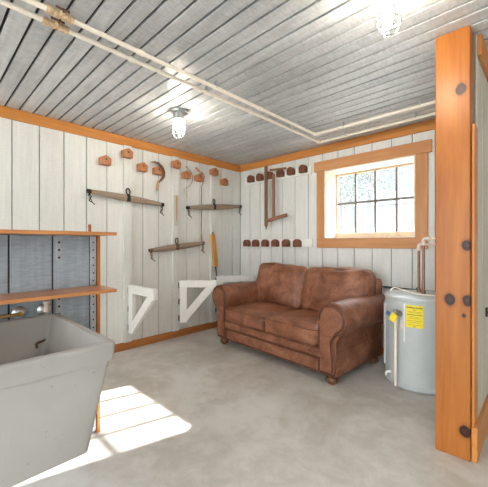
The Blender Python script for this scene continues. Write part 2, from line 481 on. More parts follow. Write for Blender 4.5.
# ------------------------------------------------------------------ ceiling lamps
def make_lamp(label, x, y):
    t = thing('caged_ceiling_lamp', label, 'lamp', (x, y, H), 0, 'caged jar lamps on the ceiling')
    b = MB(); b.lathe([(.074, 0), (.076, -.010), (.070, -.022), (.048, -.030), (.045, -.075), (.048, -.085), (.03, -.09)], n=32); b.build('canopy', 'galv', t, smooth=True)
    b = MB(); b.lathe([(.040, -.080), (.043, -.10), (.043, -.185), (.036, -.212), (.018, -.228), (.002, -.231)], n=24); b.build('glass_jar', 'jar', t, smooth=True)
    b = MB(); b.lathe([(.004, -.090), (.014, -.092), (.016, -.115), (.026, -.145), (.027, -.160), (.020, -.180), (.002, -.186)], n=20); b.build('bulb', 'bulb', t, smooth=True)
    b = MB(); r = .053
    for k in range(4):
        a = PI / 4 + k * PI / 2; ca, sa = math.cos(a), math.sin(a)
        b.tube([(r * ca * q, r * sa * q, z) for q, z in ((.9, -.078), (1, -.10), (1, -.19), (.9, -.22), (.6, -.243), (.15, -.25))], .0032, 6)
    for z in (-.085, -.135, -.19): b.torus((0, 0, z), r, .0032, (0, 0, 1), 24, 6)
    b.torus((0, 0, -.25), .012, .0032, (0, 0, 1), 12, 6)
    b.build('cage', 'galv', t, smooth=True)
    return t
lamp = make_lamp('lit caged jar lamp on the ceiling near the tool wall', 1.035, -1.84)
def lamp_copy(label, x, y):
    c = dup(lamp); c.location = (x, y, H); c['label'] = label
lamp_copy('lit caged jar lamp on the ceiling near the pine post', 2.915, -1.995)
lamp_copy('unseen added fill lamp on the ceiling in the middle by the added doorway', 2.6, -5.0)  # this lamp and the next three are unseen, added as fill light
lamp_copy('unseen added fill lamp on the ceiling of the far right side', 4.9, -2.2)
lamp_copy('unseen added fill lamp on the ceiling at the right, by the added doorway', 4.5, -4.4)
lamp_copy('unseen added fill lamp on the ceiling beyond the far end of the shelves', .75, -4.5)

# ------------------------------------------------------------------ ceiling pipes
def bendpath(pts, r, n=6):
    """polyline with rounded corners"""
    P = [Vector(p) for p in pts]; out = [P[0]]
    for i in range(1, len(P) - 1):
        a = (P[i - 1] - P[i]).normalized(); c = (P[i + 1] - P[i]).normalized()
        s, e = P[i] + a * r, P[i] + c * r
        for k in range(n + 1):
            u = k / n; out.append(s * (1 - u) ** 2 + P[i] * 2 * u * (1 - u) + e * u * u)
    out.append(P[-1]); return out
def ceiling_pipe(label, x, y, fit_y):
    o = thing('water_pipe', label, 'pipe', (x, y, 2.352), 0, 'cream pipes under the ceiling')
    b = MB(); b.tube([(0, Y0 - y + .05, 0), (0, -.012, 0)], .0135, 12); b.tube([(.012, 0, 0), (3.03 - x, 0, 0)], .0135, 12)
    b.build('pipe_run', 'cream', o, smooth=True)
    b = MB(); b.tube(bendpath([(0, -.04, 0), (0, 0, 0), (.04, 0, 0)], .018), .0175, 12); b.build('elbow', 'cream', o, smooth=True)
    b = MB(); fy = fit_y - y
    b.tube([(0, fy - .055, 0), (0, fy + .055, 0)], .0165, 12)
    for q in (-.05, -.015, .02, .05): b.tube([(0, fy + q - .012, 0), (0, fy + q + .012, 0)], .0205, 12)
    b.lathe([(.012, 0), (.012, .03), (.008, .036)], (0, fy + .005, 0), 'x', 12)
    v = b.build('drain_valve', 'stain', o, smooth=True)
    b = MB(); b.tube([(.03, fy + .005, 0), (.05, fy + .005, 0)], .006, 8); b.box((.048, fy - .035, -.006), (.054, fy + .03, .006), .002, 1)
    b.build('lever', 'rust', v, smooth=True)
    for q in (-1.45, -2.55):
        b = MB(); b.tube([(0, q - y - .02, 0), (0, q - y + .02, 0)], .0175, 12); b.build('coupling', 'cream', o, smooth=True)
    for q in (.32, 1.0):
        b = MB(); b.box((q - .006, -.016, -.003), (q + .006, .016, .0475), .002, 1); b.build('clip', 'galv', o)
    for q in (-.9 - y, -1.95 - y):
        b = MB(); b.box((-.016, q - .006, -.003), (.016, q + .006, .0475), .002, 1); b.build('clip', 'galv', o)
ceiling_pipe('cream pipe under the ceiling, nearer to the left wall and to the back trim', 1.565, -.305, -2.978)
ceiling_pipe('cream pipe under the ceiling, inner one of the pair, farther from the walls', 1.668, -.562, -2.985)

# ------------------------------------------------------------------ blocks on the left wall
HOUSE = [(-.053, -.052), (.053, -.052), (.055, .018), (.004, .050), (-.055, .022)]
def block_mesh(b, th=.075): b.prism(HOUSE, 'x', 0, th, .004)
blk = [(-2.091, 2.088, 0, 'small house-shaped wooden block farthest left on the tool wall'),
       (-1.862, 2.203, .035, 'house-shaped wooden block high on the stud above the ring of the longest yoke'),
       (-1.662, 2.092, 0, 'house-shaped wooden block just left of the sickle'),
       (-1.46, 2.087, 0, 'house-shaped wooden block that carries the sickle'),
       (-1.222, 2.201, .035, 'house-shaped wooden block high on the stud above the pale flat blade'),
       (-1.044, 2.100, 0, 'house-shaped wooden block with a thin curved hook hanging from it'),
       (-.834, 2.092, 0, 'house-shaped wooden block holding the long thin rod'),
       (-.595, 2.207, .035, 'house-shaped wooden block high on the stud above the ring of the right-hand yoke'),
       (-.373, 2.103, 0, 'house-shaped wooden block nearest the room corner on the tool wall')]
first = None
for (y, z, x, lab) in blk:
    if first is None:
        t = thing('hanging_block', lab, 'wooden block', (x, y, z), 0, 'house-shaped blocks on the tool wall')
        b = MB(); block_mesh(b); b.build('block_body', 'block', t)
        b = MB(); b.lathe([(.009, 0), (.009, .004), (.004, .006)], (.074, 0, .004), 'x', 10); b.build('screw', 'iron', t, smooth=True)
        first = t
    else:
        t = dup(first); t.location = (x, y, z); t['label'] = lab; t.rotation_euler.x = R(random.uniform(-4, 4))

# ------------------------------------------------------------------ horse yokes (whiffletrees)
def chain(b, p, n, sway=(0, 0)):
    x, y, z = p
    for k in range(n):
        c = (x + sway[0] * k, y + sway[1] * k, z - .022 * k - .012)
        b.torus(c, .016, .0042, (1, 0, 0) if k % 2 else (0, 1, .0), 12, 6, .62 if True else 1)
def yoke(label, y0, z0, y1, z1, wood, metal, x=.045, ym=None, link=4):
    ym = (y0 + y1) / 2 if ym is None else ym; zm = z0 + (z1 - z0) * (ym - y0) / (y1 - y0)
    t = thing('yoke', label, 'yoke', (x, ym, zm), 0, 'wooden yokes on the tool wall')
    A, B_ = Vector((0, y0 - ym, z0 - zm)), Vector((0, y1 - ym, z1 - zm))
    b = MB(); N = 14; rings = []
    d = (B_ - A).normalized(); up = Vector((1, 0, 0)).cross(d)
    for i in range(N + 1):
        u = i / N; p = A.lerp(B_, u); s = 1 - abs(2 * u - 1) ** 1.6
        hw, hh = .018 + .007 * s, .019 + .020 * s
        rings.append([p + Vector((1, 0, 0)) * hw * math.cos(a) + up * hh * math.sin(a) for a in [2 * PI * k / 12 for k in range(12)]])
    b.loft(rings); b.build('yoke_bar', wood, t, smooth=True)
    b = MB(); b.tube([A - d * .004, A + d * .035], .022, 12); b.build('end_cap', metal, t, smooth=True)
    b = MB(); b.tube([B_ - d * .035, B_ + d * .004], .022, 12); b.build('end_cap', metal, t, smooth=True)
    b = MB(); b.box((-.026, -.022, -.037), (.026, .022, .037), .006); b.build('centre_clasp', metal, t)
    b = MB(); b.torus((.0, 0, .075), .034, .0075, (1, .5, 0), 20, 8); b.tube([(0, 0, .03), (.006, 0, .046)], .011, 8); b.build('ring', metal, t, smooth=True)
    for e, s in ((A, 1), (B_, -1)):
        b = MB(); p = e + d * s * .02 + Vector((.004, 0, -.015)); chain(b, p, link, (.001, .003 * s))
        q = Vector(p) + Vector((.001 * link, .003 * s * link, -.022 * link))
        b.tube([q + Vector((0, -.02, .012)), q + Vector((0, -.005, 0)), q + Vector((.004, .015, -.012)), q + Vector((.004, .036, -.03))], .0055, 6)
        b.build('chain', metal, t, smooth=True)
    return t
yoke('longest greyish wooden yoke with iron ring, high on the left wall beside the shelves', -2.278, 1.736, -1.399, 1.672, 'oldwood_y', 'iron', .062, -1.845)
yoke('wooden yoke with dark chains high on the left wall by the room corner', -1.044, 1.667, -.052, 1.765, 'oldwood_y', 'iron', .060, -.585)
yoke('wooden yoke with rusty ring, lowest of the yokes, below the pale flat blade', -1.582, 1.117, -.769, 1.205, 'oldwood_y', 'rust', .062, -1.205)

# ------------------------------------------------------------------ sickle, hook, rod, blade, handle
def arc(c, r, a0, a1, n, x=0., ry=None):
    ry = ry or r
    return [(x, c[0] + r * math.cos(R(a0 + (a1 - a0) * k / n)), c[1] + ry * math.sin(R(a0 + (a1 - a0) * k / n))) for k in range(n + 1)]
t = thing('sickle', 'old sickle with curved rusty blade hanging over a wooden block', 'sickle', (.082, -1.48, 1.90))
b = MB(); pts = [(-.105, .255), (-.05, .265), (.01, .255), (.055, .215), (.078, .165), (.076, .115), (.05, .075), (.01, .035), (0, .02)]
wd = [.003, .012, .017, .02, .021, .019, .014, .010, .008]
rings = []
for i, (yy, zz) in enumerate(pts):
    a = Vector(pts[max(i - 1, 0)]); c = Vector(pts[min(i + 1, len(pts) - 1)]); d = (c - a).normalized(); nx, nz = -d.y, d.x
    h = wd[i]
    rings.append([Vector((-.002, yy + nx * h, zz + nz * h)), Vector((.002, yy + nx * h, zz + nz * h)), Vector((.004, yy - nx * h, zz - nz * h)), Vector((-.004, yy - nx * h, zz - nz * h))])
b.loft(rings); b.build('blade', 'rust', t)
b = MB(); b.tube([(0, 0, .045), (0, -.004, .0), (0, -.008, -.05), (0, -.006, -.075)], [.011, .014, .015, .012], 10); b.build('handle', 'oldwood_z', t, smooth=True)

t = thing('hook', 'thin curved iron hook with a short pale handle on the left wall', 'hook', (.05, -1.055, 1.86))
b = MB(); b.tube(arc((-.035, .20), .14, 75, -70, 12, 0, .14) + [(0, -.012, .04)], [.004] * 14, 6); b.tube([(.0, .0, .335), (.03, .0, .335)], .004, 6); b.build('wire', 'rust', t, smooth=True)
b = MB(); b.tube([(0, -.012, .06), (0, -.014, .03), (0, -.004, -.02), (0, .002, -.075)], [.008, .014, .013, .007], 8); b.build('handle', 'palewood', t, smooth=True)

t = thing('rod', 'long thin iron rod hanging with a short wooden grip crossing its block', 'rod', (.016, -.775, 1.21))
b = MB(); b.tube([(.066, -.045, .96), (.066, -.0, .90), (.03, .012, .83), (0, .004, .78), (0, .002, .45), (0, .0, .13)], .0048, 6); b.build('shaft', 'rust', t, smooth=True)
b = MB(); b.tube([(.080, -.155, .99), (.080, -.045, .915)], [.013, .012], 8); b.build('grip', 'oldwood_z', t, smooth=True)
b = MB(); b.tube([(0, .0, .13), (0, .002, .08), (0, .006, 0)], [.008, .012, .009], 8); b.build('tip_sleeve', 'oldwood_z', t, smooth=True)

t = thing('flat_blade', 'bleached flat tapering wooden blade hanging on the middle stud', 'blade', (.036, -1.195, 1.425))
b = MB(); b.prism([(-.030, 0), (.012, 0), (.026, .39), (-.038, .39)], 'x', 0, .016, .003)
b.build('board', 'palewood', t)
b = MB(); b.prism([(-.014, .06), (-.006, .06), (.0, .37), (-.016, .37)], 'x', .015, .019); b.build('slot', 'oldwood_z', t)

t = thing('tool_handle', 'slanted ochre wooden handle with dark iron tip above the white brackets', 'tool handle', (.042, -.555, .87))
b = MB(); b.prism([(-.032, .0), (.036, .006), (.034, .08), (-.018, .465), (-.09, .458), (-.085, .38)], 'x', 0, .03, .005); b.build('grip', 'tan', t)
b = MB(); b.tube([(.015, .0, .01), (.015, .012, -.06), (.015, .02, -.15)], [.012, .008, .005], 8); b.build('tip', 'iron', t, smooth=True)
b = MB(); b.torus((.015, -.052, .475), .014, .005, (1, 0, 0), 12, 6); b.build('loop', 'iron', t, smooth=True)

# ------------------------------------------------------------------ folding table brackets
def table_bracket(label, y, ang, z=.735, x=.036, L=.55):
    """white triangular bracket: upright on the stud, top bar and brace swinging out"""
    t = thing('folding_bracket', label, 'bracket', (x, y, z), ang, 'white folding brackets on the left wall')
    b = MB(); b.box((.004, -.022, -.535), (.095, .022, -.012), .003); b.build('upright', 'bracket', t)
    b = MB(); b.box((0, -.024, -.088), (L, .024, 0), .004); b.build('top_bar', 'bracket', t)
    b = MB(); b.bar((.05, 0, -.50), (L - .06, 0, -.075), .04, .092, (0, 0, 1), .003); b.build('brace', 'bracket', t)
    b = MB(); b.box((L - .08, -.027, -.11), (L + .003, .027, .004), .008); b.build('end_block', 'bracket', t)
    for q in (-.06, -.27, -.48):
        b = MB(); b.tube([(-.006, 0, q - .035), (-.006, 0, q + .035)], .007, 8); b.box((-.012, -.022, q - .032), (.0, .022, q + .032), .001, 1); b.build('hinge', 'iron', t)
    return t
table_bracket('white triangular folding bracket nearest the shelves, standing straight out from its stud', -1.815, R(0), .737, .044)
table_bracket('white triangular folding bracket in the middle, swung out at an angle left of the sofa', -1.150, R(46), .728, .044, .47)
table_bracket('white triangular folding bracket mostly hidden behind the sofa arm in the corner', -.535, R(60), .738, .050)

# ------------------------------------------------------------------ peg rails on the back wall
def peg_rail(label, x0, x1, z, h, xs, zb):
    t = thing('peg_rail', label, 'peg rail', ((x0 + x1) / 2, 0, z), 0, 'peg rails on the back wall')
    c = (x0 + x1) / 2
    b = MB(); b.box((x0 - c, -.022, -h / 2), (x1 - c, 0, h / 2), .003); b.build('rail', 'railwhite', t)
    for x in xs:
        b = MB(); poly = [(-.047, -.05), (.047, -.05), (.05, .015), (.03, .042), (0, .052), (-.03, .042), (-.05, .015)]
        b.prism(poly, 'y', -.092, -.022, .005); o = b.build('block', 'darkblock', t, (x - c, 0, zb - z))
        b = MB(); b.lathe([(.009, 0), (.009, .004), (.003, .006)], (0, -.091, .004), 'y', 10, -1); b.build('screw', 'iron', o, smooth=True)
    return t
peg_rail('white rail with six dark brown blocks, upper one near the ceiling', .115, 1.285, 2.135, .10, [.277, .455, .633, .821, .996, 1.184], 2.155)
peg_rail('white rail with six dark brown blocks, lower one just above the sofa', .10, 1.292, 1.207, .106, [.197, .371, .552, .732, .915, 1.094], 1.206)

# old bow saw frame hanging from the upper rail
t = thing('bow_saw_frame', 'old dark wooden bow saw frame hanging from the upper peg rail', 'saw', (.60, -.092, 1.43))
F_ = lambda x0, z0, x1, z1, w, h, n, m: MB().bar((x0 - .60, -.028, z0 - 1.43), (x1 - .60, -.028, z1 - 1.43), w, h, (0, 1, 0), .004).build(n, m, t)
F_(.622, 1.44, .620, 2.27, .042, .030, 'long_arm', 'darkwood')
F_(.755, 1.55, .755, 2.14, .036, .028, 'short_arm', 'midwood')
F_(.600, 1.508, .973, 1.575, .042, .034, 'crossbar', 'midwood')
F_(.69, 2.205, .965, 2.188, .026, .024, 'top_stick', 'midwood')
b = MB(); b.tube([(.022, -.028, .02), (.024, -.028, -.035)], [.012, .006], 8); b.build('iron_tip', 'iron', t, smooth=True)

# ------------------------------------------------------------------ shelves on the partition
def shelf(name, label, z, th, brs):
    t = thing(name, label, 'shelf', (1.37, -2.672, z - th), 0, 'shelves on the partition')
    b = MB(); b.box((-.10 if z > 1.2 else .001, -2.2, 0), (.25, 0, th), .002); b.build('board', 'shelf', t)
    for q in brs:
        b = MB(); b.box((.0005, q - .016, -.15), (.005, q + .016, -.0005), .001, 1); b.box((.0005, q - .016, -.005), (.16, q + .016, -.0005), .001, 1)
        n0 = set(b.bm.faces)
        for k in (.04, .085, .13): b.lathe([(.0065, -.001), (.0065, .001)], (.005, q, -k), 'x', 10)
        b.second(n0); b.build('metal_bracket', 'strip', t).data.materials.append(M['hole'])
    return t
shelf('shelf', 'upper varnished wooden shelf capping the blue grey partition', 1.266, .019, [-.235, -.86])
shelf('shelf', 'lower varnished wooden shelf on the blue grey partition above the tub', .935, .019, [-.235, -.86])
t = thing('metal_strip', 'upright grey slotted metal strip beside the orange end trim of the partition', 'metal strip', (1.37, -2.716, .02))
for z0, z1, k in ((0, .894, 18), (.917, 1.225, 6)):
    b = MB(); b.box((0, -.017, z0), (.012, .017, z1), .002, 1); n0 = set(b.bm.faces)
    for q in range(k): b.lathe([(.005, -.001), (.005, .001)], (.012, 0, z0 + .03 + q * .048), 'x', 8)
    b.second(n0); b.build('strip_section', 'strip', t).data.materials.append(M['hole'])
b = MB(); b.box((-.008, -.008, 0), (.008, .008, .052), .003); tag(b.build('wooden_peg', 'block', None, (1.40, -2.745, 1.266)), 'tiny orange wooden peg standing on the upper shelf', 'peg')

# faucet stubs under the lower shelf
def stub(label, y, z, pipe):
    t = thing('pipe_stub', label, 'pipe fitting', (1.37, y, z), 0, 'pipe stubs above the tub')
    b = MB(); b.lathe([(.034, 0), (.034, .004), (.024, .012), (.012, .016)], (0, 0, 0), 'x', 28); b.build('flange', 'chrome', t, smooth=True)
    b = MB(); b.tube([(.01, 0, 0), (.05, 0, 0)], .010, 12)
    if pipe: b.tube(bendpath([(.03, 0, 0), (.05, 0, 0), (.05, -.6, 0)], .02), .0085, 12)
    else: b.tube([(.045, 0, -.004), (.05, .0, .05)], .013, 12); b.tube([(.05, 0, .04), (.05, 0, .055)], .018, 8)
    b.build('brass_pipe', 'brass' if pipe else 'pexw', t, smooth=True)
stub('round chrome flange with a brass pipe running along the partition', -3.100, .824, True)
stub('round chrome flange with a short copper stub nearer the partition end', -2.983, .824, False)

# ------------------------------------------------------------------ laundry tub hung on the partition
def rrect(x0, x1, y0, y1, z, r, n=5):
    pts = []
    for cx_, cy_, a0 in ((x1 - r, y1 - r, 0), (x0 + r, y1 - r, 90), (x0 + r, y0 + r, 180), (x1 - r, y0 + r, 270)):
        for k in range(n + 1):
            a = R(a0 + 90 * k / n); pts.append(Vector((cx_ + r * math.cos(a), cy_ + r * math.sin(a), z)))
    return pts
TX, TY = 1.375, -3.18
t = thing('laundry_tub', 'large grey plastic laundry tub under the shelves', 'tub', (TX, TY, .36))
def TR(x0, x1, y0, y1, z, r): return rrect(x0 - TX, x1 - TX, y0 - TY, y1 - TY, z - .36, r)
b = MB()
rings = [TR(1.46, 2.105, -3.355, -3.025, .36, .022), TR(1.45, 2.125, -3.368, -3.008, .372, .025), TR(1.40, 2.140, -3.428, -2.932, .718, .022),
         TR(1.388, 2.150, -3.442, -2.920, .722, .016), TR(1.382, 2.156, -3.446, -2.916, .780, .016), TR(1.382, 2.156, -3.446, -2.916, .790, .016), TR(1.386, 2.151, -3.442, -2.920, .796, .014),
         TR(1.410, 2.126, -3.416, -2.944, .796, .02), TR(1.416, 2.120, -3.410, -2.950, .790, .02),
         TR(1.455, 2.095, -3.350, -3.025, .42, .05), TR(1.475, 2.075, -3.335, -3.045, .395, .05), TR(1.72, 1.80, -3.23, -3.15, .385, .035)]
b.loft(rings); b.build('basin', 'tub', t, smooth=True, angle=50)
b = MB(); b.lathe([(.040, 0), (.040, .006), (.030, .008), (.012, .002)], (1.76 - TX, -3.19 - TY, .026), 'z', 24); b.build('drain', 'steel', t, smooth=True)
b = MB(); b.lathe([(.025, 0), (.022, -.06), (.022, -.12)], (1.76 - TX, -3.19 - TY, .005), 'z', 16); b.build('drain_tail', 'white', t, smooth=True)
b = MB(); b.box((-.005, -.20, .30), (.03, -.14, .40), .003); b.build('wall_cleat', 'steel', t)
b = MB(); b.box((-.005, .14, .30), (.03, .20, .40), .003); b.build('wall_cleat', 'steel', t)
# dark residue outline of an old label on the inner back slope
b = MB(); q = lambda y_, z_: Vector((1.416 + (.79 - z_) * .105 - TX + .003, y_ - TY, z_ - .36))
b.bar(q(-3.035, .655), q(-2.965, .672), .003, .012, (0, 0, 1), 0); b.bar(q(-3.035, .655), q(-3.032, .63), .003, .012, (0, 1, 0), 0); b.build('residue', 'rust', t)

# ------------------------------------------------------------------ sofa
SO = thing('sofa', 'brown leather two-seat sofa with rolled arms under the window', 'sofa', (1.405, -.600, 0), R(-4))
b = MB(); b.soft((0, -.01, .255), (.80, .425, .050), .03, 12, (0, .006, .0)); b.soft((0, .0, .155), (.80, .420, .075), .03, 12, (0, .0, 0))
base = b.build('base', 'leather', SO, smooth=True, angle=60)
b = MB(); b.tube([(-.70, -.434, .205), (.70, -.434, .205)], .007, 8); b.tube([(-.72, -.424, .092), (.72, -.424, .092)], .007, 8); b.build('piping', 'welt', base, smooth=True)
for s in (-1, 1):
    b = MB(); b.soft((s * .318, -.085, .382), (.316, .388, .084), .05, 14, (.0, .012, .022), None, .004)
    cu = b.build('seat_cushion', 'leather', SO, smooth=True, angle=80)
    b = MB()
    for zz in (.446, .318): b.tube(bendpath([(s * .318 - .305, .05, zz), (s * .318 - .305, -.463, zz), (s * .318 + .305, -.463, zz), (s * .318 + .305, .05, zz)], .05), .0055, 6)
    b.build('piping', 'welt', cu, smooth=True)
    b = MB(); mt = Matrix.Translation((s * .385 + .012, .245, .672)) @ Matrix.Rotation(R(-13), 4, 'X') @ Matrix.Rotation(R(-s * 2), 4, 'Y')
    b.soft((s * .385, 0, 0), (.388, .115, .262), .085, 16, (.012, .055, .012), mt, .008)
    bc = b.build('back_cushion', 'leather', SO, smooth=True, angle=80)
    b = MB(); lp = []
    for k in range(36):
        a = 2 * PI * k / 36; ca, sa = math.cos(a), math.sin(a); e = .42
        lp.append(mt @ Vector((.374 * math.copysign(abs(ca) ** e, ca), -.075, .247 * math.copysign(abs(sa) ** e, sa))))
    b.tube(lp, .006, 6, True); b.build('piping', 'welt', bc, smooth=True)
b = MB(); mt = Matrix.Translation((0, .385, .47)) @ Matrix.Rotation(R(-6), 4, 'X')
b.soft((0, 0, 0), (.80, .07, .39), .06, 12, (0, .01, .0), mt); b.build('backrest', 'leather', SO, smooth=True, angle=80)
def arm_profile(s, g=0.):
    cx_, cz_, r = .770, .560, .143 - g
    pts = [(.625 + g, .085 + g), (.800 - g, .085 + g), (.812 - g, .16), (.805 - g, .25), (.785 - g, .34), (.783 - g, .39)]
    a0 = -74
    for k in range(25):
        a = R(a0 + (195 - a0) * k / 24); pts.append((cx_ + r * math.cos(a), cz_ + r * math.sin(a)))
    pts += [(.628 + g, .47), (.628 + g, .30)]
    return [(s * x, z) for x, z in pts]
for s in (-1, 1):
    b = MB(); b.prism(arm_profile(s), 'y', -.425, .43, .02); ar = b.build('arm', 'leather', SO, smooth=True, angle=50)
    b = MB(); b.prism(arm_profile(s, .034), 'y', -.450, -.42, .010); b.build('arm_panel', 'leather', ar, smooth=True, angle=50)
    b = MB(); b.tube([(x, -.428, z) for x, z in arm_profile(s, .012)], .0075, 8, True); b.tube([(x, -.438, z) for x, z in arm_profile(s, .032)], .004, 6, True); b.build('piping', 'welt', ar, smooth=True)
for sx in (-1, 1):
    for sy in (-1, 1):
        b = MB(); b.lathe([(.020, 0), (.030, .004), (.046, .025), (.050, .045), (.044, .062), (.034, .068), (.040, .074), (.040, .095)], (sx * .735, -.375 if sy < 0 else .36, 0), 'z', 24)
        b.build('foot', 'foot', SO, smooth=True)

# ------------------------------------------------------------------ water heater
HX, HY, HR, HH = 2.625, -.468, .262, .762
t = thing('water_heater', 'short round pale grey water heater beside the sofa', 'water heater', (HX, HY, 0))
b = MB(); b.lathe([(HR - .012, .018), (HR - .002, .02), (HR, .03), (HR, .05), (HR - .004, .054), (HR - .004, HH - .035), (HR, HH - .032), (HR + .003, HH - .03), (HR + .003, HH - .006), (HR - .012, HH)], n=72); b.build('tank', 'tank', t, smooth=True, angle=30)
b = MB(); b.lathe([(HR - .014, HH - .004), (HR - .03, HH + .004), (.05, HH + .009), (.001, HH + .009)], n=64); b.build('top_cover', 'tank', t, smooth=True)
b = MB(); b.lathe([(HR - .03, 0), (HR - .022, .0), (HR - .022, .02), (HR - .03, .02)], n=48); b.build('base_ring', 'tank2', t, smooth=True)
def cyl(ang, z, off=0., r=HR): a = R(ang); return Vector(((r + off) * math.cos(a), (r + off) * math.sin(a), z))
def patch(b, a0, a1, z0, z1, off, th=.0012, n=14):
    for k in range(n):
        p, q = a0 + (a1 - a0) * k / n, a0 + (a1 - a0) * (k + 1) / n
        for o_, rev in ((off + th, False), (off, True)):
            vs = [b.bm.verts.new(cyl(g, z, o_)) for g, z in ((p, z0), (q, z0), (q, z1), (p, z1))]
            b.bm.faces.new(vs[::-1] if rev else vs)
    for g in (a0, a1): b.bm.faces.new([b.bm.verts.new(cyl(g, z, o_)) for z, o_ in ((z0, off), (z1, off), (z1, off + th), (z0, off + th))])
    bmesh.ops.remove_doubles(b.bm, verts=b.bm.verts[:], dist=1e-6)
    return b
LA0, LA1 = -94., -66.   # yellow label, angles round the tank
LZ0, LZ1 = .524, .704
lab = patch(MB(), LA0, LA1, LZ0, LZ1, -.002).build('energy_label', 'yellow', t)
def wrap_text(body, size, amid, z, parent):
    cu = bpy.data.curves.new('lettering', 'FONT'); cu.body = body; cu.size = size; cu.align_x = 'CENTER'; cu.extrude = 0; cu.resolution_u = 2
    cu.offset = size * .03
    o = bpy.data.objects.new('lettering', cu); COL.objects.link(o)
    dg = bpy.context.evaluated_depsgraph_get(); me = bpy.data.meshes.new_from_object(o.evaluated_get(dg))
    bpy.data.objects.remove(o); bpy.data.curves.remove(cu)
    for v in me.vertices: v.co = cyl(amid + math.degrees(v.co.x / HR), z + v.co.y, .0008)
    me.materials.clear(); me.materials.append(M['ink'])
    o = bpy.data.objects.new('lettering', me); COL.objects.link(o); o.parent = parent; return o
am = (LA0 + LA1) / 2
wrap_text('ENERGYGUIDE', .0175, am, .678, lab)
b = MB()
for z, f, th in ((.664, .12, .004), (.652, .75, .0015), (.644, .6, .0015), (.628, .86, .004), (.612, .5, .0015), (.60, .7, .0015), (.580, .82, .0015), (.566, .6, .0015), (.548, .75, .0015), (.534, .12, .004)):
    h = (LA1 - LA0) / 2 * f; patch(b, am - h, am + h, z - th / 2, z + th / 2, -.0005, .001, 6)
b.build('print', 'ink', lab)
# access panel and sticker on the left side
pn = patch(MB(), -178, -148, .14, .68, -.003, .014, 8).build('access_panel', 'tank', t)
patch(MB(), -172, -153, .575, .67, .0115, .001, 8).build('warning_sticker', 'red', pn)
patch(MB(), -98, -95.5, .40, .71, -.0025, .001, 4).build('white_label', 'white', t)
patch(MB(), -103.5, -98.5, .50, .57, -.0025, .001, 4).build('rating_label', 'pexw', t)
# relief valve with discharge pipe
VA = -105.
b = MB(); b.tube([cyl(VA, .625, -.01), cyl(VA, .625, .03)], .022, 14); b.tube([cyl(VA, .625, .03), cyl(VA, .625, .075)], .016, 12); b.tube([cyl(VA, .66, .055), cyl(VA, .595, .055)], .018, 12); vv = b.build('relief_valve', 'steel', t, smooth=True)
b = MB(); b.bar(cyl(VA, .625, .083) + Vector((-.03, 0, .0)), cyl(VA, .625, .083) + Vector((-.055, 0, .01)), .014, .028); b.build('valve_lever', 'blue', vv)
b = MB(); c = cyl(VA, .60, .086); mt = Matrix.Translation(c) @ Matrix.Rotation(R(-12), 4, 'Z') @ Matrix.Rotation(R(28), 4, 'Y'); b.box((-.026, -.001, -.035), (.026, .001, .035), .0005, 1, mt); b.build('valve_tag', 'yellow', vv)
b = MB(); b.tube([cyl(VA, .60, .055), cyl(VA, .04, .055)], .0115, 12); b.tube([cyl(VA, .60, .055), cyl(VA, .565, .055)], .016, 12); b.build('discharge_pipe', 'cream', t, smooth=True)
b = MB(); b.tube([cyl(-128, .105, -.005), cyl(-128, .105, .03)], .013, 10); b.tube([cyl(-128, .115, .025), cyl(-128, .08, .04)], .010, 10); b.build('drain_tap', 'white', t, smooth=True)
# cable across the top
b = MB(); pts = [cyl(-160, HH + .004, -.05), cyl(-158, HH + .035, -.06), Vector((-.16, -.06, HH + .045)), Vector((-.06, -.10, HH + .028)), Vector((.05, -.13, HH + .017)), Vector((.15, -.10, HH + .017)), Vector((.22, -.02, HH + .015))]
sm = []
for i in range(len(pts) - 1):
    p0, p1, p2, p3 = pts[max(i - 1, 0)], pts[i], pts[i + 1], pts[min(i + 2, len(pts) - 1)]
    for k in range(6):
        u = k / 6; sm.append(.5 * ((2 * p1) + (p2 - p0) * u + (2 * p0 - 5 * p1 + 4 * p2 - p3) * u * u + (3 * p1 - p0 - 3 * p2 + p3) * u ** 3))
sm.append(pts[-1]); b.tube(sm, .006, 8); b.build('cable', 'cream', t, smooth=True)

def riser(label, x, y, z1, z0=HH + .009):
    o = thing('copper_pipe', label, 'pipe', (x, y, z0), 0, 'pipes rising from the water heater')
    b = MB(); b.tube([(0, 0, 0), (0, 0, z1 - z0 - .02)], .011, 12); b.tube([(0, 0, 0), (0, 0, .03)], .016, 10); b.build('riser', 'copper', o, smooth=True)
    b = MB(); b.tube(bendpath([(0, 0, z1 - z0 - .05), (0, 0, z1 - z0), (.045, 0, z1 - z0)], .02), .016, 12)
    b.tube([(0, 0, z1 - z0 - .055), (0, 0, z1 - z0 - .03)], .020, 12); b.tube([(.03, 0, z1 - z0), (.05, 0, z1 - z0)], .020, 12); b.build('elbow', 'pexw', o, smooth=True)
    b = MB(); b.tube([(.045, 0, z1 - z0), (3.005 - x, 0, z1 - z0)], .010, 12); b.build('side_run', 'pexw', o, smooth=True)
riser('copper pipe rising from the heater top, nearer one with the higher elbow', 2.683, -.52, 1.24)
riser('copper pipe rising from the heater top, farther one with the lower elbow', 2.615, -.40, 1.192)
b = MB(); b.tube([(0, 0, 0), (1.20, 0, -.02)], .011, 10)
for q in (.1, .7, 1.15): b.box((q - .008, -.014, -.016), (q + .008, .03, .014), .002, 1)
tag(b.build('wall_pipe', 'pipegrey', None, (1.80, -.026, .745)), 'dark thin pipe along the back wall behind the heater', 'pipe')

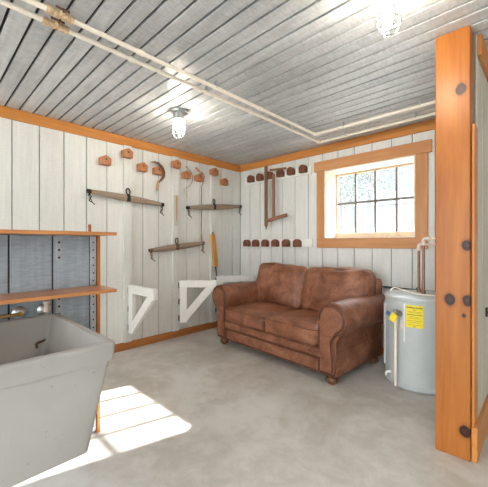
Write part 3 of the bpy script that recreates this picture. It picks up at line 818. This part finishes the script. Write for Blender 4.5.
# ------------------------------------------------------------------ outside the window
def gz(y): return 1.08 + max(0, min(y, 24) - .4) * .062
b = MB(); b.bm.faces.new([b.bm.verts.new(p) for p in ((-70, .31, 1.07), (80, .31, 1.07), (80, 24, gz(24)), (-70, 24, gz(24)))]); b.bm.faces.new([b.bm.verts.new(p) for p in ((-70, 24, gz(24)), (80, 24, gz(24)), (80, 120, gz(24)), (-70, 120, gz(24)))]); bmesh.ops.remove_doubles(b.bm, verts=b.bm.verts[:], dist=1e-4); struct(b.build('ground_back', 'ground'))
b = MB(); b.box((-40, -60, -.3), (50, Y0 - .2, -.02)); struct(b.build('ground_front', 'ground'))
def tree(label, x, y, h, cr, seed):
    rnd = random.Random(seed); g = gz(y)
    t = thing('tree', label, 'tree', (x, y, g), 0, 'trees outside the window')
    b = MB(); b.tube([(0, 0, -.1), (.05, 0, h * .3), (-.05, .1, h * .55), (.05, 0, h * .85)], [.02 * h, .016 * h, .011 * h, .004 * h], 8)
    for k in range(7):
        a = rnd.uniform(0, 6.28); z = h * rnd.uniform(.3, .7); l = cr * rnd.uniform(.5, .9)
        b.tube([(0, 0, z), (l * .5 * math.cos(a), l * .5 * math.sin(a), z + l * .35), (l * math.cos(a), l * math.sin(a), z + l * .6)], [.007 * h, .005 * h, .002 * h], 6)
    b.build('trunk', 'bark', t, smooth=True)
    b = MB()
    for k in range(900):
        d = Vector((rnd.gauss(0, 1), rnd.gauss(0, 1), rnd.gauss(0, 1))).normalized() * (rnd.random() ** .4)
        c = Vector((d.x * cr, d.y * cr, h * .62 + d.z * h * .38)); n = Vector((rnd.gauss(0, 1), rnd.gauss(0, 1), rnd.gauss(0, 1))).normalized()
        u = n.orthogonal().normalized(); w_ = n.cross(u); s = rnd.uniform(.10, .22)
        b.bm.faces.new([b.bm.verts.new(c + u * s * p + w_ * s * .6 * q) for p, q in ((-1, 0), (0, -1), (1, 0), (0, 1))])
    b.build('foliage', 'leaf', t)
tree('pale tree outside, seen through the second column of window panes', -6.2, 20, 9, 2.6, 1)
tree('pale tree outside, seen through the leftmost column of window panes', -10.5, 24, 8, 2.6, 2)
tree('pale tree outside, seen through the rightmost column of window panes', -.2, 22, 9, 3.0, 3)
h = thing('house', 'distant pale house with grey gable roof seen through the window', 'house', (-7.5, 31, gz(31)))
b = MB(); b.box((-3.5, -2.5, -.6), (3.5, 2.5, 2.5)); b.build('wall', 'siding', h)
b = MB(); b.prism([(-2.9, 2.45), (2.9, 2.45), (0, 4.1)], 'x', -3.8, 3.8); b.build('roof', 'roofing', h)
for q in (-2.3, -.8, .8, 2.3):
    b = MB(); b.box((q - .4, -2.56, .7), (q + .4, -2.48, 1.9)); b.build('window', 'darkpane', h)

# ------------------------------------------------------------------ light, camera, view
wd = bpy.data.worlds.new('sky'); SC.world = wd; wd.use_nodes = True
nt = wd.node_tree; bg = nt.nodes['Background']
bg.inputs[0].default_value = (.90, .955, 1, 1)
# open sky: brighter on the added doorway's side for fill, hazy and dimmer towards the trees behind the back wall
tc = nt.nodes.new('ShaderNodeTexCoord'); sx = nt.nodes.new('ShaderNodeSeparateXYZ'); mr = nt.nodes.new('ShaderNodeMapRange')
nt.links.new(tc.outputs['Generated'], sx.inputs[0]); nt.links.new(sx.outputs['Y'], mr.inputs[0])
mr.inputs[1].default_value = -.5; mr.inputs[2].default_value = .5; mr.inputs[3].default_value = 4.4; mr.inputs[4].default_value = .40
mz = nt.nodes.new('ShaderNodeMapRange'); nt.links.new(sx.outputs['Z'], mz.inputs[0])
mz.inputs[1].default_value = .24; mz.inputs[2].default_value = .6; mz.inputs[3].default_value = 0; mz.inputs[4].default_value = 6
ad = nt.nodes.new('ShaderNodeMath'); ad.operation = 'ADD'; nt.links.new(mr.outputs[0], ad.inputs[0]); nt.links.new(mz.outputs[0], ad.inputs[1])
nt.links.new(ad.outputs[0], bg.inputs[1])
sl = bpy.data.lights.new('sun', 'SUN'); sl.energy = 15; sl.angle = R(.6); sl.color = (1, .96, .90)
so = bpy.data.objects.new('sun', sl); COL.objects.link(so)
so.rotation_euler = Vector((-.265, -1, -.574)).to_track_quat('-Z', 'Y').to_euler()
cd = bpy.data.cameras.new('camera'); cam = bpy.data.objects.new('camera', cd); COL.objects.link(cam)
cd.sensor_width = 36; cd.lens = 316 / 488 * 36; cd.clip_start = .02; cd.clip_end = 300
cam.location = (3.44, -3.49, 1.2); cam.rotation_euler = (R(90), 0, R(43.9))
SC.camera = cam
vs = SC.view_settings; vs.view_transform = 'Standard'; vs.look = 'None'; vs.gamma = 1; vs.use_curve_mapping = False; vs.exposure = .80
cy = SC.cycles
cy.use_denoising = True; cy.max_bounces = 12; cy.diffuse_bounces = 6; cy.transparent_max_bounces = 16; cy.sample_clamp_indirect = 8; cy.caustics_reflective = False; cy.caustics_refractive = False
